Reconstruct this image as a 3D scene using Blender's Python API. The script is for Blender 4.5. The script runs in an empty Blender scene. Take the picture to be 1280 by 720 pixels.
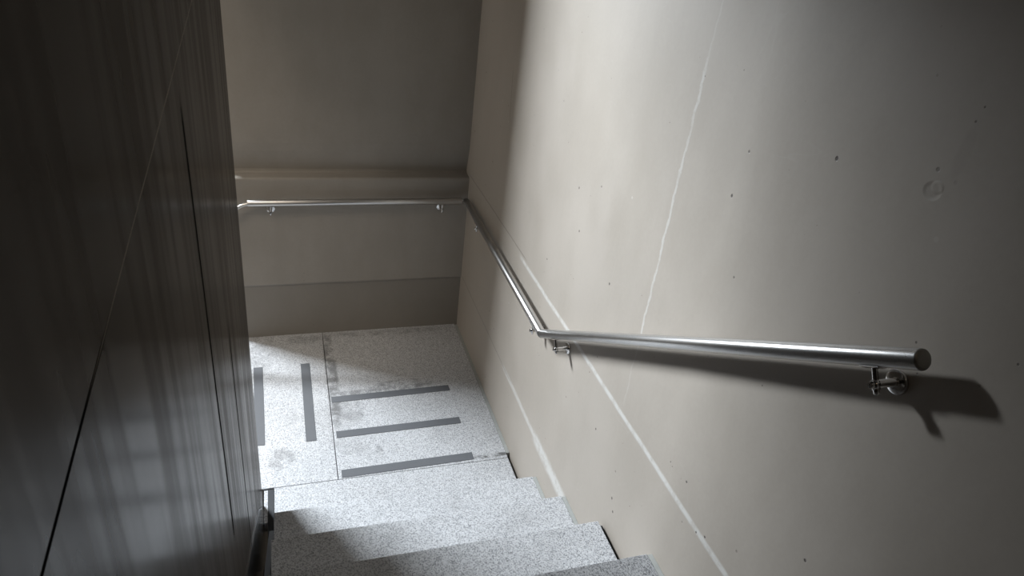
import bpy, bmesh, math, random
from mathutils import Vector, Matrix
random.seed(4)
S = bpy.context.scene
C = S.collection

# ------------------------------------------------------------------ helpers
def link(name, bm, mat=None, parent=None, smooth=False):
    me = bpy.data.meshes.new(name)
    bmesh.ops.recalc_face_normals(bm, faces=bm.faces)
    bm.to_mesh(me); bm.free()
    if smooth:
        for p in me.polygons: p.use_smooth = True
        try: me.set_sharp_from_angle(angle=math.radians(40))
        except Exception: pass
    o = bpy.data.objects.new(name, me); C.objects.link(o)
    if mat: me.materials.append(mat)
    if parent: o.parent = parent; o.matrix_parent_inverse = Matrix.Translation(parent.location).inverted()
    return o

def thing(name, label, cat, loc, group=None):
    o = bpy.data.objects.new(name, None); C.objects.link(o)
    o.location = loc; o.empty_display_size = .05
    o['label'] = label; o['category'] = cat
    if group: o['group'] = group
    return o

def tag(o, label, cat, group=None):
    o['label'] = label; o['category'] = cat
    if group: o['group'] = group
    return o

def struct(o, label=None):
    o['kind'] = 'structure'
    if label: o['label'] = label
    return o

def box(bm, x0, x1, y0, y1, z0, z1, bev=0.0, seg=2):
    vs = [bm.verts.new((x, y, z)) for x in (x0, x1) for y in (y0, y1) for z in (z0, z1)]
    f = [(0,1,3,2),(4,6,7,5),(0,4,5,1),(2,3,7,6),(0,2,6,4),(1,5,7,3)]
    fs = [bm.faces.new([vs[i] for i in q]) for q in f]
    if bev > 0:
        es = set(e for q in fs for e in q.edges)
        bmesh.ops.bevel(bm, geom=list(es), offset=bev, segments=seg, profile=.5, affect='EDGES')

def prism(bm, pts, lo, hi, axis='x', bev=0):
    """polygon pts (two coordinates) extruded along axis"""
    def mk(a, p):
        return {'x': (a, p[0], p[1]), 'y': (p[0], a, p[1]), 'z': (p[0], p[1], a)}[axis]
    A = [bm.verts.new(mk(lo, p)) for p in pts]; B = [bm.verts.new(mk(hi, p)) for p in pts]
    bm.faces.new(A); bm.faces.new(B[::-1])
    n = len(pts)
    for i in range(n): bm.faces.new((A[i], B[i], B[(i+1) % n], A[(i+1) % n]))

def frame(d):
    d = Vector(d).normalized()
    u = d.cross(Vector((0, 0, 1)))
    if u.length < 1e-3: u = d.cross(Vector((0, 1, 0)))
    u.normalize(); return u, u.cross(d).normalized()

def lathe(bm, a, b, prof, n=40, caps=True):
    """profile [(t along metres, radius)] swept about the axis a->b"""
    a = Vector(a); d = (Vector(b) - a).normalized(); u, v = frame(d)
    rings = []
    for t, r in prof:
        rings.append([bm.verts.new(a + d*t + (u*math.cos(k*2*math.pi/n) + v*math.sin(k*2*math.pi/n))*r) for k in range(n)])
    for r0, r1 in zip(rings, rings[1:]):
        for k in range(n): bm.faces.new((r0[k], r0[(k+1) % n], r1[(k+1) % n], r1[k]))
    if caps: bm.faces.new(rings[0][::-1]); bm.faces.new(rings[-1])

def rod(bm, a, b, r, n=32, bev=0.0):
    L = (Vector(b) - Vector(a)).length
    if bev > 0:
        prof = [(0, r-bev), (bev*.3, r-bev*.3), (bev, r), (L-bev, r), (L-bev*.3, r-bev*.3), (L, r-bev)]
    else: prof = [(0, r), (L, r)]
    lathe(bm, a, b, prof, n)

def sweep(bm, pts, r, n=24):
    pts = [Vector(p) for p in pts]; rings = []
    ref = Vector((0, 0, 1))
    for i, p in enumerate(pts):
        d = (pts[min(i+1, len(pts)-1)] - pts[max(i-1, 0)]).normalized()
        u = d.cross(ref)
        if u.length < .05: u = d.cross(Vector((0, 1, 0)))
        u.normalize(); v = u.cross(d)
        rings.append([bm.verts.new(p + (u*math.cos(k*2*math.pi/n) + v*math.sin(k*2*math.pi/n))*r) for k in range(n)])
    for r0, r1 in zip(rings, rings[1:]):
        for k in range(n): bm.faces.new((r0[k], r0[(k+1) % n], r1[(k+1) % n], r1[k]))
    bm.faces.new(rings[0][::-1]); bm.faces.new(rings[-1])

def bez(a, b, c, n=10):
    a, b, c = map(Vector, (a, b, c))
    return [a*(1-t)**2 + b*2*t*(1-t) + c*t*t for t in (i/n for i in range(n+1))]

# ------------------------------------------------------------------ material helper
class NT:
    def __init__(s, name):
        s.m = bpy.data.materials.new(name); s.m.use_nodes = True
        s.t = s.m.node_tree; s.n = s.t.nodes; s.b = s.n['Principled BSDF']
        s.tc = s.n.new('ShaderNodeTexCoord').outputs['Object']
        sp = s.n.new('ShaderNodeSeparateXYZ'); s.t.links.new(s.tc, sp.inputs[0])
        s.x, s.y, s.z = sp.outputs
    def put(s, sock, v):
        if isinstance(v, bpy.types.NodeSocket): s.t.links.new(v, sock)
        else: sock.default_value = v
    def math(s, op, a, b=0.0, c=0.0, clamp=False):
        n = s.n.new('ShaderNodeMath'); n.operation = op; n.use_clamp = clamp
        s.put(n.inputs[0], a); s.put(n.inputs[1], b); s.put(n.inputs[2], c); return n.outputs[0]
    def add(s, a, b): return s.math('ADD', a, b)
    def sub(s, a, b): return s.math('SUBTRACT', a, b)
    def mul(s, a, b): return s.math('MULTIPLY', a, b)
    def mx(s, a, b): return s.math('MAXIMUM', a, b)
    def ss(s, v, lo, hi):
        n = s.n.new('ShaderNodeMapRange'); n.interpolation_type = 'SMOOTHSTEP'
        s.put(n.inputs[0], v); s.put(n.inputs[1], lo); s.put(n.inputs[2], hi)
        return n.outputs[0]
    def mapr(s, v, a, b, c, d):
        n = s.n.new('ShaderNodeMapRange')
        for i, q in enumerate((v, a, b, c, d)): s.put(n.inputs[i], q)
        return n.outputs[0]
    def noise(s, scale, detail=3, rough=.55, vec=None, stretch=None, dist=0.0):
        n = s.n.new('ShaderNodeTexNoise'); n.inputs['Scale'].default_value = scale
        n.inputs['Detail'].default_value = detail; n.inputs['Roughness'].default_value = rough
        n.inputs['Distortion'].default_value = dist
        v = vec or s.tc
        if stretch:
            mp = s.n.new('ShaderNodeMapping'); mp.inputs['Scale'].default_value = stretch
            s.t.links.new(v, mp.inputs['Vector']); v = mp.outputs[0]
        s.t.links.new(v, n.inputs['Vector']); return n.outputs['Fac']
    def voro(s, scale, out='Distance', feature='F1', rnd=1.0):
        n = s.n.new('ShaderNodeTexVoronoi'); n.feature = feature; n.inputs['Scale'].default_value = scale
        n.inputs['Randomness'].default_value = rnd
        s.t.links.new(s.tc, n.inputs['Vector']); return n.outputs[out]
    def mix(s, f, a, b):
        n = s.n.new('ShaderNodeMix'); n.data_type = 'RGBA'
        s.put(n.inputs[0], f)
        for i, c in ((6, a), (7, b)):
            s.put(n.inputs[i], c if isinstance(c, bpy.types.NodeSocket) else (*c, 1))
        return n.outputs[2]
    def bump(s, h, strength, dist=.01, prev=None):
        n = s.n.new('ShaderNodeBump'); n.inputs['Strength'].default_value = strength; n.inputs['Distance'].default_value = dist
        s.put(n.inputs['Height'], h)
        if prev is not None: s.t.links.new(prev, n.inputs['Normal'])
        return n.outputs[0]
    def line(s, u, v, c0, c1, w, wob, lo=None, hi=None, soft=.6):
        """mask of the band v = c0 + c1*u (half width w), lo<u<hi"""
        d = s.math('ABSOLUTE', s.add(s.sub(v, s.add(s.mul(u, c1), c0)), wob))
        m = s.sub(1.0, s.ss(d, w*(1-soft), w*(1+soft)))
        if lo is not None: m = s.mul(m, s.ss(u, lo-.04, lo+.04))
        if hi is not None: m = s.mul(m, s.sub(1.0, s.ss(u, hi-.04, hi+.04)))
        return m
    def spot(s, u, v, cu, cv, ru, rv):
        a = s.mul(s.sub(u, cu), 1/ru); b = s.mul(s.sub(v, cv), 1/rv)
        d = s.add(s.mul(a, a), s.mul(b, b))
        return s.sub(1.0, s.ss(d, .35, 1.3))
    def out(s, col, rough, nrm=None, metal=0.0, spec=None):
        s.put(s.b.inputs['Base Color'], col if isinstance(col, bpy.types.NodeSocket) else (*col, 1))
        s.put(s.b.inputs['Roughness'], rough); s.put(s.b.inputs['Metallic'], metal)
        if nrm is not None: s.put(s.b.inputs['Normal'], nrm)
        if spec is not None: s.put(s.b.inputs['Specular IOR Level'], spec)
        return s.m

def concrete_base(t, dark, light, sc=1.0):
    big = t.noise(1.3*sc, 4, .55); mid = t.noise(6*sc, 5, .6, stretch=(1, 1, .45)); fine = t.noise(70, 4, .6)
    f = t.add(t.mul(big, .55), t.add(t.mul(mid, .33), t.mul(fine, .12)))
    return t.mix(t.ss(f, .36, .64), dark, light), fine, mid

# ---- right wall: pale smooth concrete, filled joints, pits, tie hole
t = NT('smooth_concrete_right')
col, fine, mid = concrete_base(t, (.360, .320, .274), (.410, .367, .320))
wob = t.mul(t.sub(t.noise(5, 3, .6), .5), .012)
wob2 = t.mul(t.sub(t.noise(11, 4, .7), .5), .034)
wv = t.add(wob, wob2)
ragged = t.ss(t.noise(24, 5, .7), .33, .56)
seamA = t.line(t.y, t.z, .9535, 0.0, .0088, wob, -4.6, -.95)
seamB = t.mx(t.mul(t.line(t.y, t.z, .352, .018, .0135, wob, -2.02, -.90), .8), t.line(t.y, t.z, .338, .012, .027, wv, -2.02, -1.38))
seamB2 = t.line(t.y, t.z, .35, .012, .004, wob, -1.0, -.02)
seamC = t.mul(t.line(t.z, t.y, -1.985, -.002, .0045, wv, 1.2, 2.02), .6)
seamC2 = t.mul(t.line(t.z, t.y, -1.985, -.002, .003, wv, 1.0, 3.2), .22)
seamD = t.line(t.y, t.z, .972, -.005, .003, wob, -1.0, -.02)
white = t.mx(t.mul(t.mx(t.mx(seamA, seamB), seamC), t.mapr(ragged, 0, 1, .45, 1)), seamC2)
col = t.mix(t.mul(white, .72), col, (.62, .615, .59))
dk = t.mul(t.mx(t.mul(seamB2, .5), t.mul(seamD, .8)), .75)
col = t.mix(dk, col, (.15, .135, .115))
v1 = t.voro(13); pit = t.mul(t.sub(1.0, t.ss(v1, .03, .062)), t.ss(t.noise(3.1, 2), .5, .58))
v2 = t.voro(31); pit = t.mx(pit, t.mul(t.mul(t.sub(1.0, t.ss(v2, .05, .085)), t.ss(t.noise(4.3, 2), .55, .62)), .7))
for (py, pz, r) in [(-1.411, 1.465, .004), (-2.212, 1.77, .0038), (-2.05, .653, .0045), (-2.073, .616, .0042), (-2.47, 1.95, .004), (-1.47, 1.33, .004), (-.27, .83, .008), (-1.75, 1.28, .004), (-1.86, .78, .004)]:
    pit = t.mx(pit, t.spot(t.y, t.z, py, pz, r, r*1.2))
col = t.mix(t.mul(pit, .85), col, (.07, .06, .055))
crack = t.line(t.z, t.y, -.80, .15, .0013, t.mul(wob, .5), 1.44, 1.66)
col = t.mix(t.mul(crack, .8), col, (.1, .085, .07))
v3 = t.voro(9); chip = t.mul(t.sub(1.0, t.ss(v3, .03, .05)), t.ss(t.noise(2.3, 2), .52, .6))
col = t.mix(t.mul(chip, .4), col, (.62, .6, .57))
# faint curved trowel scratches
scr = t.noise(2.2, 2, .5, dist=2.5)
scr = t.sub(1.0, t.ss(t.math('ABSOLUTE', t.sub(scr, .5)), .001, .0045))
scr = t.mul(scr, t.ss(t.noise(3.7, 2), .52, .6))
col = t.mix(t.mul(scr, .05), col, (.6, .58, .55))
hole = t.spot(t.y, t.z, -2.677, 1.972, .016, .014)
hole2 = t.spot(t.y, t.z, -2.683, 1.98, .011, .010)
smear = t.spot(t.y, t.z, -2.70, 2.04, .012, .045)
col = t.mix(t.mul(t.mx(t.mul(smear, .6), hole), .22), col, (.25, .22, .19))
lump = t.noise(3.2, 3, .5, stretch=(1, 1, .3))
hgt = t.add(t.add(t.mul(lump, .35), t.mul(fine, .03)), t.add(t.mul(white, .05), t.sub(t.mul(hole2, .12), t.mul(t.add(pit, hole), .16))))
nb = t.bump(hgt, .55, .012)
M_RIGHT = t.out(col, t.mapr(mid, .3, .7, .5, .62), nb, spec=.35)

# ---- back wall
t = NT('smooth_concrete_back')
col, fine, mid = concrete_base(t, (.27, .248, .218), (.315, .29, .258), 1.1)
v1 = t.voro(12); pit = t.mul(t.sub(1.0, t.ss(v1, .03, .05)), t.ss(t.noise(3.1, 2), .55, .62))
col = t.mix(t.mul(pit, .4), col, (.12, .11, .1))
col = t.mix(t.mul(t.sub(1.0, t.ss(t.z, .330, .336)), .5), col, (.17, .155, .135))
nb = t.bump(t.add(t.mul(t.noise(3, 3), .3), t.mul(fine, .03)), .4, .01)
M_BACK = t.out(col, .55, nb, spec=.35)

# ---- left wall: dark sealed concrete with a satin sheen, board joints
t = NT('sealed_concrete_left')
wob = t.mul(t.sub(t.noise(4, 2, .5), .5), .012)
streak = t.noise(8, 2, .5, stretch=(1, 1, .10))
streak2 = t.noise(26, 2, .5, stretch=(1, 1, .05))
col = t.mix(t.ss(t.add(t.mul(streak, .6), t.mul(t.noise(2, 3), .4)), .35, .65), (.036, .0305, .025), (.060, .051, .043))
jA = t.line(t.z, t.y, -2.19, .0, .010, t.mul(wob, .8), .9, 1.93)
jB = t.line(t.z, t.y, -1.855, .02, .008, t.mul(wob, .8), .2, 1.25)
jC = t.line(t.y, t.z, 2.30, .137, .0028, t.mul(wob, .3), -4.5, -2.83)
jD = t.line(t.y, t.z, 2.30, .137, .0016, t.mul(wob, .3), -2.9, -1.2)
jE = t.line(t.z, t.y, -1.66, .05, .0014, wob, .2, 1.7)
dkm = t.mx(t.mx(jA, jB), jC)
col = t.mix(dkm, col, (.008, .008, .008))
col = t.mix(t.mul(t.mx(jD, t.mul(jE, .5)), .35), col, (.34, .30, .25))
rgh = t.mapr(t.add(t.mul(streak, .6), t.mul(streak2, .4)), .32, .68, .16, .27)
nb = t.bump(t.add(t.mul(t.noise(2.2, 2, .4), .5), t.mul(streak, .04)), .18, .008)
dirty = t.ss(t.add(t.mul(streak, .65), t.mul(streak2, .35)), .40, .60)
spec = t.mul(t.mapr(dirty, 0, 1, .38, .13), t.sub(1.0, t.mul(t.mx(dkm, t.mul(jE, .3)), .97)))
M_LEFT = t.out(col, rgh, nb, spec=spec)
df = t.n.new('ShaderNodeBsdfDiffuse'); t.t.links.new(col, df.inputs['Color'])
mxs = t.n.new('ShaderNodeMixShader'); t.put(mxs.inputs[0], t.mul(t.mapr(dirty, 0, 1, .61, .46), t.sub(1.0, dkm)))
t.t.links.new(df.outputs[0], mxs.inputs[1]); t.t.links.new(t.b.outputs[0], mxs.inputs[2])
t.t.links.new(mxs.outputs[0], t.n['Material Output'].inputs['Surface'])

# ---- plain plaster for rooms out of view
t = NT('painted_plaster')
col, fine, mid = concrete_base(t, (.22, .195, .165), (.27, .24, .205))
M_PLASTER = t.out(col, .8)
t = NT('dark_concrete')
col, fine, mid = concrete_base(t, (.12, .105, .09), (.16, .14, .12))
M_DARKC = t.out(col, .8)

# ---- granite
def granite(name, k=.92, contrast=1.0, seed=0.0):
    t = NT(name)
    mp = t.n.new('ShaderNodeMapping'); mp.inputs['Location'].default_value = (seed, seed*.7, seed*.3)
    t.t.links.new(t.n['Texture Coordinate'].outputs['Object'], mp.inputs['Vector']); old = t.tc; t.tc = mp.outputs[0]
    v = t.n.new('ShaderNodeTexVoronoi'); v.inputs['Scale'].default_value = 330; t.t.links.new(t.tc, v.inputs['Vector'])
    sp = t.n.new('ShaderNodeSeparateColor'); t.t.links.new(v.outputs['Color'], sp.inputs[0])
    g = t.noise(190, 3, .7)
    f = t.add(t.mul(sp.outputs[0], .6), t.mul(g, .5))
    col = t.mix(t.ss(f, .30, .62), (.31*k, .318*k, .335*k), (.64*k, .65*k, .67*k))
    blk = t.mul(t.ss(sp.outputs[1], .84, .9), contrast)
    col = t.mix(t.mul(blk, .55), col, (.05, .05, .055))
    wh = t.ss(sp.outputs[2], .78, .88)
    col = t.mix(t.mul(wh, .6), col, (.78*k, .78*k, .78*k))
    stain = t.ss(t.noise(3.4, 4, .6), .52, .74)
    col = t.mix(t.mul(stain, .28), col, (.18, .175, .17))
    t.tc = old
    return t, col
t, col = granite('granite_landing')
# scuffed dirt patches where the slabs meet and along the worn front tape
dirt = t.noise(14, 4, .7)
def smudge(cx, cy, rx, ry, k):
    global col
    m = t.mul(t.mul(t.spot(t.x, t.y, cx, cy, rx, ry), t.ss(dirt, .36, .6)), k)
    col = t.mix(m, col, (.13, .13, .13))
smudge(-.775, -.40, .035, .46, .75); smudge(-.73, -.71, .10, .12, .45); smudge(-1.04, -.99, .07, .075, .5)
smudge(-.42, -.54, .17, .05, .8); smudge(-.66, -.58, .14, .035, .7); smudge(-.60, -1.02, .02, .05, .5)
smudge(-.09, -1.135, .11, .014, 1.1); smudge(-.9, -.05, .1, .05, .4); smudge(-1.15, -.14, .1, .2, .3)
smudge(-.40, -.03, .40, .03, .4)
M_LAND = t.out(col, .5, t.bump(t.noise(160, 2), .12, .002))
M_TREAD = []
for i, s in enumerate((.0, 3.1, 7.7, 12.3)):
    t, col = granite('granite_tread', (.92, .92, .86, .60)[i], (.8, .8, 1.0, 1.3)[i], s)  # upper tints darkened to stand in for light falling off up the flight
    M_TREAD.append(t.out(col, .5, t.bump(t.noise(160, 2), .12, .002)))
t = NT('granite_edge_grout'); M_GROUT = t.out(t.mix(t.noise(40), (.30, .31, .30), (.44, .45, .43)), .8)
t = NT('black_gap'); M_GAP = t.out((.015, .015, .016), .9)

t = NT('grey_grit_tape')
g = t.noise(420, 2, .7); g2 = t.noise(9, 3)
M_TAPE = t.out(t.mix(t.add(t.mul(g, .7), t.mul(g2, .3)), (.075, .079, .087), (.155, .162, .175)), .7, t.bump(g, .3, .001))

# ---- metals
def steel(name, c, r0, r1, axis):
    t = NT(name)
    st = {'y': (1, .03, .03), 'x': (.03, 1, 1), 'n': (1, 1, 1)}[axis]
    st = {'y': (1, .02, 1), 'x': (.02, 1, 1), 'n': (1, 1, 1)}[axis]
    g = t.noise(600, 2, .6, stretch=st); b = t.noise(12, 3)
    t.b.inputs['Anisotropic'].default_value = 0.0
    return t.out(t.mix(b, tuple(q*.9 for q in c), c), t.mapr(g, .3, .7, r0, r1), None, metal=1.0)
M_STEEL = steel('brushed_stainless', (.62, .61, .60), .27, .33, 'n')
M_STEELX = steel('brushed_stainless_cross', (.62, .61, .60), .30, .38, 'n')
M_CHROME = steel('polished_stainless', (.62, .61, .60), .12, .2, 'n')
M_CAP = steel('dull_end_cap', (.30, .285, .26), .4, .55, 'n')
t = NT('blackened_steel'); M_DARKM = t.out(t.mix(t.noise(30), (.012, .013, .015), (.022, .024, .027)), .5, metal=.4)
M_PLATE = steel('steel_skirting_sheet', (.74, .76, .79), .10, .18, 'n')

# ------------------------------------------------------------------ dimensions
RISE, GO, Y1 = .1765, .2815, -1.4655      # riser, going, first nosing
XL, XS = -1.11, -1.058                    # dividing wall face, left end of the treads
ZT = 4.4
A = .046; RR = .0174

# ------------------------------------------------------------------ the shell
bm = bmesh.new(); box(bm, 0, .25, -5.2, .25, -2.2, ZT)
struct(link('wall_right', bm, M_RIGHT), 'pale smooth concrete stair wall on the right with filled joints')

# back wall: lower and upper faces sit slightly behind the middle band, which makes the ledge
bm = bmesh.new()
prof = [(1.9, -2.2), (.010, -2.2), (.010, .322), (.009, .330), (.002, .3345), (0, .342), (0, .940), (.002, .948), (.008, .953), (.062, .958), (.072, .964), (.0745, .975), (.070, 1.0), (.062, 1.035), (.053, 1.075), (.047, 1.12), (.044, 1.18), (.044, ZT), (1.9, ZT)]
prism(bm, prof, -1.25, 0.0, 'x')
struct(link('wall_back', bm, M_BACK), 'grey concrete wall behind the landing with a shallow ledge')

# dividing wall on the left, its free end leaning a hair
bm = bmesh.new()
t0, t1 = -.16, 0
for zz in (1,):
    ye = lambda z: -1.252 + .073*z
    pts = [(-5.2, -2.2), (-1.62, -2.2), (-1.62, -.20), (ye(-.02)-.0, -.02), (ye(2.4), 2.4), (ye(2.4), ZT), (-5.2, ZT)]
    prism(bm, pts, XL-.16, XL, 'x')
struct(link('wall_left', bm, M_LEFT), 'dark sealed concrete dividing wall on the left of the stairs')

bm = bmesh.new(); box(bm, -4.6, .25, -5.45, -5.2, -2.2, ZT)
struct(link('wall_rear', bm, M_DARKC))
bm = bmesh.new(); box(bm, -4.85, -4.6, -5.45, 2.1, -2.2, ZT)
struct(link('wall_far_left', bm, M_PLASTER))
bm = bmesh.new(); box(bm, -4.85, .25, -5.45, 2.1, ZT, ZT+.2)
struct(link('ceiling', bm, M_DARKC))
bm = bmesh.new(); box(bm, -4.85, .25, -5.45, 2.1, -2.4, -2.2)
struct(link('floor_lower', bm, M_PLASTER))

# window wall of the side hall: a real opening with its frame
WY = 1.1
WINS = [(-3.38, -2.10, 2.50, 3.27, 650)]
bm = bmesh.new()
box(bm, -4.6, WINS[0][0], WY, WY+.3, -2.2, ZT); box(bm, WINS[-1][1], -1.25, WY, WY+.3, -2.2, ZT)
for x0, x1, z0, z1, _ in WINS:
    box(bm, x0, x1, WY, WY+.3, -2.2, z0); box(bm, x0, x1, WY, WY+.3, z1, ZT)
struct(link('wall_window_side', bm, M_PLASTER))
for i, (x0, x1, z0, z1, pw) in enumerate(WINS):
    w = bpy.data.objects.new('window_%d' % (i+1), None); C.objects.link(w); w.location = ((x0+x1)/2, WY+.1, z0); struct(w)
    bm = bmesh.new(); f = .025
    for q in ((x0, x0+f, z0, z1), (x1-f, x1, z0, z1), (x0+f, x1-f, z0, z0+f), (x0+f, x1-f, z1-f, z1)): box(bm, q[0], q[1], WY+.06, WY+.1, q[2], q[3], .003)
    link('window_frame', bm, M_DARKM, w)
    L = bpy.data.lights.new('daylight', 'AREA'); L.shape = 'RECTANGLE'
    L.size = x1-x0-.06; L.size_y = z1-z0-.06; L.energy = pw; L.color = (.865, .935, 1.0)
    lo = bpy.data.objects.new('daylight', L); C.objects.link(lo)
    lo.location = ((x0+x1)/2, WY+.05, (z0+z1)/2); lo.rotation_euler = (math.radians(-90), 0, 0)
# unseen block added over the side opening to cut light on the upper wall
bm = bmesh.new(); box(bm, -1.65, -1.27, -1.4, -.25, 2.455, ZT)
struct(link('light_block', bm, M_PLASTER))

# ------------------------------------------------------------------ landing
YL = -1.163
bm = bmesh.new()
JX = -.798
def slab(x0, x1, y0, y1, z0=-.06, z1=0): box(bm, x0, x1, y0, y1, z0, z1, .0022)
slab(-1.25, JX-.0015, YL+.001, .016)
slab(JX+.0015, -.016, YL+.001, .016)
slab(-1.066, -.016, Y1-.015, YL-.0012)
struct(link('floor', bm, M_LAND), 'speckled granite slabs of the landing')
bm = bmesh.new()
box(bm, -1.25, 0, YL, .018, -.22, -.062); box(bm, XS-.01, 0, Y1-.02, YL, -.22, -.062)
struct(link('floor_base', bm, M_DARKC))
bm = bmesh.new(); box(bm, -.016, 0, YL+.03, .0, -.05, .0015, .0006)
struct(link('trim_1', bm, M_GROUT), 'pale grout strip between landing and right wall')

# lower flight, going down to the left of the landing behind the dividing wall
bm = bmesh.new()
pts = [(-1.25, -.22), (-1.25, -.001)]
pts = [(-1.2505, -.001)]
x, z = -1.2505, -.001
for k in range(10):
    z -= .176; pts.append((x, z)); x -= .28; pts.append((x, z))
pts += [(x, z-.2), (-1.2505, -.45)]
prism(bm, pts, -1.15, .0, 'y')
struct(link('floor_lower_flight', bm, M_LAND))

# ------------------------------------------------------------------ stair treads
ords = ['lowest granite step of the flight, bright, just above the landing',
        'second granite step up from the landing, its left third in shadow',
        'third granite step up from the landing, with a black gap at the right wall',
        'fourth granite step up, grey, cut by the bottom edge of the photo',
        'fifth granite step up from the landing, below the picture edge',
        'sixth granite step up from the landing, near the viewer',
        'seventh granite step up from the landing, under the viewer']
for k in range(7):
    zt = RISE*(k+1); yn = Y1 - GO*k; last = k == 6
    o = thing('stair_step', ords[k], 'step', ((XS)/2, yn-.14, zt-.035), 'granite steps of the flight')
    bm = bmesh.new()
    depth = GO+.03
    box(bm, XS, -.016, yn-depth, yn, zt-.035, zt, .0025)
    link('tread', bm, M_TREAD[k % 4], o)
    bm = bmesh.new()
    box(bm, XS, -.016, yn-.045, yn-.02, zt-RISE+.0005, zt-.0355, .001)
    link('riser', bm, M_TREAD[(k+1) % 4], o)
    bm = bmesh.new()
    if k == 2:
        box(bm, -.0155, -.0005, yn-GO, yn-.006, zt-.05, zt-.02, 0)
        link('joint_gap', bm, M_GAP, o)
    else:
        box(bm, -.0157, -.0003, yn-GO-.02, yn-.003, zt-.034, zt-.001, .0008)
        link('grout_line', bm, M_GROUT, o)
# concrete waist under the steps
bm = bmesh.new()
pts = []
for k in range(7):
    yy = Y1 - .05 - GO*k; z0 = RISE*k - (.03 if k else .05)
    pts += [(yy, z0), (yy, z0+RISE - (.006 if k else -.0))]
pts = []
zprev = -.0
for k in range(7):
    yy = Y1 - .052 - GO*k; zt = RISE*(k+1) - .037
    pts += [(yy, zprev), (yy, zt)]; zprev = zt
pts += [(Y1-.052-GO*7, zprev), (Y1-.052-GO*7, zprev-.35), (Y1-.052, -.22)]
prism(bm, pts, XS+.003, -.001, 'x')
struct(link('floor_stair_base', bm, M_DARKC))
bm = bmesh.new(); box(bm, XL, 0, -5.2, Y1-GO*7-.055, RISE*8-.2, RISE*8)
struct(link('floor_upper', bm, M_TREAD[0]))

# steel edging between the steps and the dividing wall
e = thing('stair_edging', 'dark steel edging with a shiny strip between the lowest steps and the left wall', 'edging', (XS-.03, Y1, 0))
bm = bmesh.new()
sl = RISE/GO
box(bm, XL+.0005, -1.067, YL-.010, YL-.001, -.10, .003)
box(bm, -1.090, -1.0665, -1.50, YL-.006, -.10, .003)
pts = [(-1.50, -.10), (-1.50, .05), (-1.50-.001, .12), (-3.3, .12+sl*1.8), (-3.3, -.10+sl*1.8), (-1.62, -.12)]
prism(bm, pts, -1.078, XS-.001, 'x')
link('flat_bar', bm, M_DARKM, e)
bm = bmesh.new(); box(bm, XL+.004, -1.0905, -1.35, YL-.0105, -.05, .001, .0008)
link('stone_inset', bm, M_LAND, e)
bm = bmesh.new()
pts = [(-3.3, -.06+sl*1.8), (-3.3, .24+sl*1.8), (-1.5, .24), (-1.36, .10), (-1.28, .0), (-1.28, -.1), (-1.45, -.1)]
prism(bm, pts, XL+.0006, XL+.003, 'x')
link('steel_strip', bm, M_PLATE, e)

# ------------------------------------------------------------------ anti slip strips
def strip(x0, x1, y0, y1, skew, label):
    # thin tape with softly cut ends; skew shifts the far end
    bm = bmesh.new(); r = .003
    if x1-x0 > y1-y0: P = [(x0, y0), (x1, y0+skew), (x1, y1+skew), (x0, y1)]
    else: P = [(x0, y0), (x1, y0), (x1+skew, y1), (x0+skew, y1)]
    prism(bm, [(a, b) for a, b in P], .0003, .0018, 'z')
    bmesh.ops.bevel(bm, geom=bm.edges[:], offset=.0006, segments=1, affect='EDGES')
    o = link('anti_slip_strip', bm, M_TAPE); tag(o, label, 'anti-slip strip', 'grey anti-slip strips on the landing')
strip(-.789, -.180, -.634, -.588, .009, 'grey anti-slip strip across the landing, nearest the back wall')
strip(-.785, -.180, -.897, -.850, .008, 'grey anti-slip strip across the landing, middle of the three parallel ones')
strip(-.782, -.177, -1.157, -1.109, .010, 'grey anti-slip strip across the landing, nearest the steps')
strip(-.924, -.877, -.898, -.282, -.004, 'grey anti-slip strip running away from the viewer, beside the slab joint')
strip(-1.150, -1.104, -.890, -.284, -.016, 'grey anti-slip strip on the landing half hidden behind the left wall edge')

# ------------------------------------------------------------------ handrail
KY, KZ = -1.394, .861
EY = -2.815; EZ = KZ + (KY-EY)*.6295
rail = thing('handrail', 'brushed stainless steel tube handrail bracketed to the right and back walls', 'handrail', (-A, KY, KZ))
E0 = Vector((-A, EY, EZ)); K = Vector((-A, KY, KZ)); d = (E0-K).normalized()
bm = bmesh.new(); rod(bm, K + d*.004, E0, RR, 56, .0008)
seg = link('sloping_tube', bm, M_STEEL, rail, True)
bm = bmesh.new(); lathe(bm, E0 - d*.0005, E0 + d, [(0, RR*.985), (.0012, RR*.97), (.0028, RR*.9), (.0036, RR*.7), (.0038, RR*.3)], 48)
link('end_cap', bm, M_CAP, seg, True)
CR = Vector((-.027, -.078, .850)); d2 = (CR-K).normalized()
bm = bmesh.new(); rod(bm, K + d2*.004, CR, RR, 48, .0008)
link('level_tube', bm, M_STEEL, rail, True)
B0 = Vector((-.048, -.048, .8375)); B1 = Vector((-1.142, -.046, .8385))
bm = bmesh.new(); rod(bm, B0, B1, RR, 48, .001)
link('back_wall_tube', bm, M_STEELX, rail, True)
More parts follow.
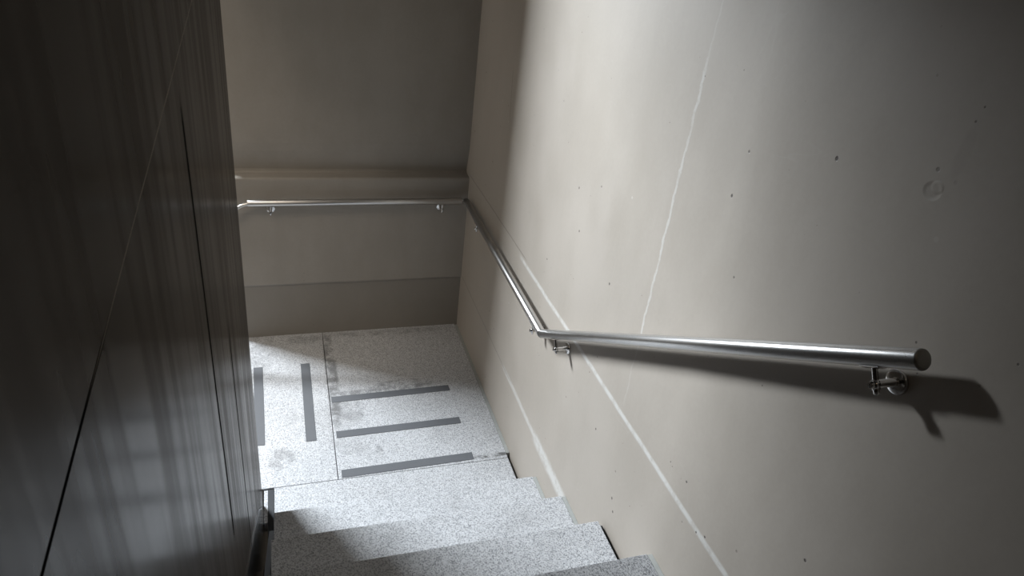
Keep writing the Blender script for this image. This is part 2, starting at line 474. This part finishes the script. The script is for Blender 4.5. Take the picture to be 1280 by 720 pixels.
# joints
bm = bmesh.new(); bmesh.ops.create_uvsphere(bm, u_segments=40, v_segments=24, radius=RR*1.0, matrix=Matrix.Translation(K))
lathe(bm, K + d*.001, E0, [(0, RR*.9), (.0, RR*1.03), (.004, RR*1.03), (.004, RR*.9)], 40, False)
link('elbow', bm, M_CHROME, rail, True)
bm = bmesh.new(); sweep(bm, bez(CR - d2*.01, (-.026, -.048, .845), B0 + Vector((-.008, 0, 0)), 12), RR*.62, 24)
link('elbow', bm, M_CHROME, rail, True)
bm = bmesh.new(); sweep(bm, bez(B1 + Vector((.012, 0, -.004)), (-1.165, -.046, .8345), (-1.20, -.046, .805), 10) + [Vector((-1.28, -.046, .748))], RR*.52, 24)
link('elbow', bm, M_STEELX, rail, True)
# hidden continuation down the lower flight
bm = bmesh.new(); rod(bm, (-1.27, -.046, .758), (-3.2, -.046, .758-1.93*.628), RR, 32, .001)
link('lower_tube', bm, M_STEELX, rail, True)

def bracket(rp, n, s, drop):
    """rp: point on the rail axis, n: direction out of the wall, s: rail direction; the pin stands square to the rail"""
    rp = Vector(rp); n = Vector(n); s = Vector(s).normalized()
    dn = s.cross(n).normalized()
    if dn.z > 0: dn = -dn
    dist = -rp.x if abs(n.x) > .5 else -rp.y
    tip = rp + dn*drop
    wp = tip - n*dist
    if abs(n.x) > .5: wp.x = 0
    else: wp.y = 0
    b = bpy.data.objects.new('bracket', None); C.objects.link(b); b.parent = rail
    b.location = wp - rail.location
    def part(nm, bm, m):
        bmesh.ops.translate(bm, verts=bm.verts, vec=-wp)
        me = bpy.data.meshes.new(nm); bmesh.ops.recalc_face_normals(bm, faces=bm.faces); bm.to_mesh(me); bm.free()
        for p in me.polygons: p.use_smooth = True
        try: me.set_sharp_from_angle(angle=math.radians(40))
        except Exception: pass
        me.materials.append(m); o = bpy.data.objects.new(nm, me); C.objects.link(o); o.parent = b
    bm = bmesh.new(); lathe(bm, wp, wp + n, [(-.0005, .022), (.0025, .022), (.0045, .021), (.0056, .018), (.006, .006)], 40)
    part('rosette', bm, M_CHROME)
    bm = bmesh.new(); lathe(bm, wp + n*.004, wp + n, [(0, .0095), (.004, .0074), (dist-.004+.003, .0068)], 28)
    part('arm', bm, M_CHROME)
    L = drop - RR + .002
    bm = bmesh.new()
    lathe(bm, tip + dn*.017, rp, [(0, .0034), (.0015, .0048), (.008, .0052), (.0085, .0066), (.0235, .0066), (.024, .0050), (L+.017, .0050)], 24)
    part('pin', bm, M_CHROME)
    bm = bmesh.new()
    bmesh.ops.create_uvsphere(bm, u_segments=24, v_segments=14, radius=.0088, matrix=Matrix.Translation(tip + n*.002))
    lathe(bm, tip + n*.008, tip + n, [(0, .0064), (.003, .0062), (.0048, .0052), (.0049, .0024), (.003, .0022)], 20)
    part('knuckle', bm, M_CHROME)
    bm = bmesh.new()
    g = []
    for i in range(2):
        base = rp + s*(-.018 + .036*i)
        for q in (RR+.0003, RR+.0025):
            g.append([bm.verts.new(base + (dn*math.cos(a) + n*math.sin(a))*q) for a in [math.radians(-40 + 8*j) for j in range(11)]])
    a0, a1, b0, b1 = g
    for j in range(10):
        bm.faces.new((a0[j], a0[j+1], b0[j+1], b0[j])); bm.faces.new((a1[j], b1[j], b1[j+1], a1[j+1]))
        bm.faces.new((a0[j], a1[j], a1[j+1], a0[j+1])); bm.faces.new((b0[j], b0[j+1], b1[j+1], b1[j]))
    for j in (0, 10): bm.faces.new((a0[j], b0[j], b1[j], a1[j]))
    part('saddle', bm, M_CHROME)

def on_slope(y): return (-A, y, KZ + (KY-y)*.6295)
X = (-1, 0, 0); Yn = (0, -1, 0)
bracket(on_slope(-2.738), X, d, .046)
bracket(on_slope(-1.518), X, d, .054)
bracket((-A+.001, -1.300, KZ-.001), X, d2, .046)
bracket((-.0305, -.33, .852), X, d2, .048)
bracket((-.153, -.048, .8376), Yn, (-1, 0, 0), .050)
bracket((-1.036, -.046, .8384), Yn, (-1, 0, 0), .050)

# ------------------------------------------------------------------ light
L = bpy.data.lights.new('hall_fill', 'AREA'); L.shape = 'DISK'; L.size = 1.3; L.energy = 62; L.color = (1.0, .86, .70)  # added warm fill over the side hall, no known fitting there
lo = bpy.data.objects.new('hall_fill', L); C.objects.link(lo); lo.location = (-3, -2.6, 4.3)
L = bpy.data.lights.new('stair_fill', 'AREA'); L.shape = 'DISK'; L.size = .3; L.energy = 2.0; L.color = (1.0, .78, .55)  # weak warm fill added behind the viewer to lift the near walls
lo = bpy.data.objects.new('stair_fill', L); C.objects.link(lo); lo.location = (-.5, -4.6, 4.3)
W = bpy.data.worlds.new('World'); S.world = W; W.use_nodes = True
W.node_tree.nodes['Background'].inputs[0].default_value = (.75, .85, 1, 1)
W.node_tree.nodes['Background'].inputs[1].default_value = .6

# ------------------------------------------------------------------ camera
cam = bpy.data.cameras.new('camera'); co = bpy.data.objects.new('camera', cam); C.objects.link(co)
R = Vector((.95146327, -.28701129, .11109533)); U = Vector((.04916248, .49808276, .86573473)); B = Vector((-.30381031, -.81825307, .48801764))
m = Matrix((R, U, B)).transposed().to_4x4(); m.translation = Vector((-.9473, -3.4328, 2.2875))
co.matrix_world = m
cam.sensor_width = 36; cam.sensor_fit = 'HORIZONTAL'; cam.lens = 857.72*36/1280; cam.clip_start = .02
S.camera = co
S.view_settings.view_transform = 'Standard'; S.view_settings.look = 'None'; S.view_settings.gamma = 1
S.view_settings.use_curve_mapping = False; S.view_settings.exposure = 0.0
S.cycles.use_denoising = True
S.cycles.max_bounces = 14; S.cycles.diffuse_bounces = 8
S.cycles.sample_clamp_indirect = 6
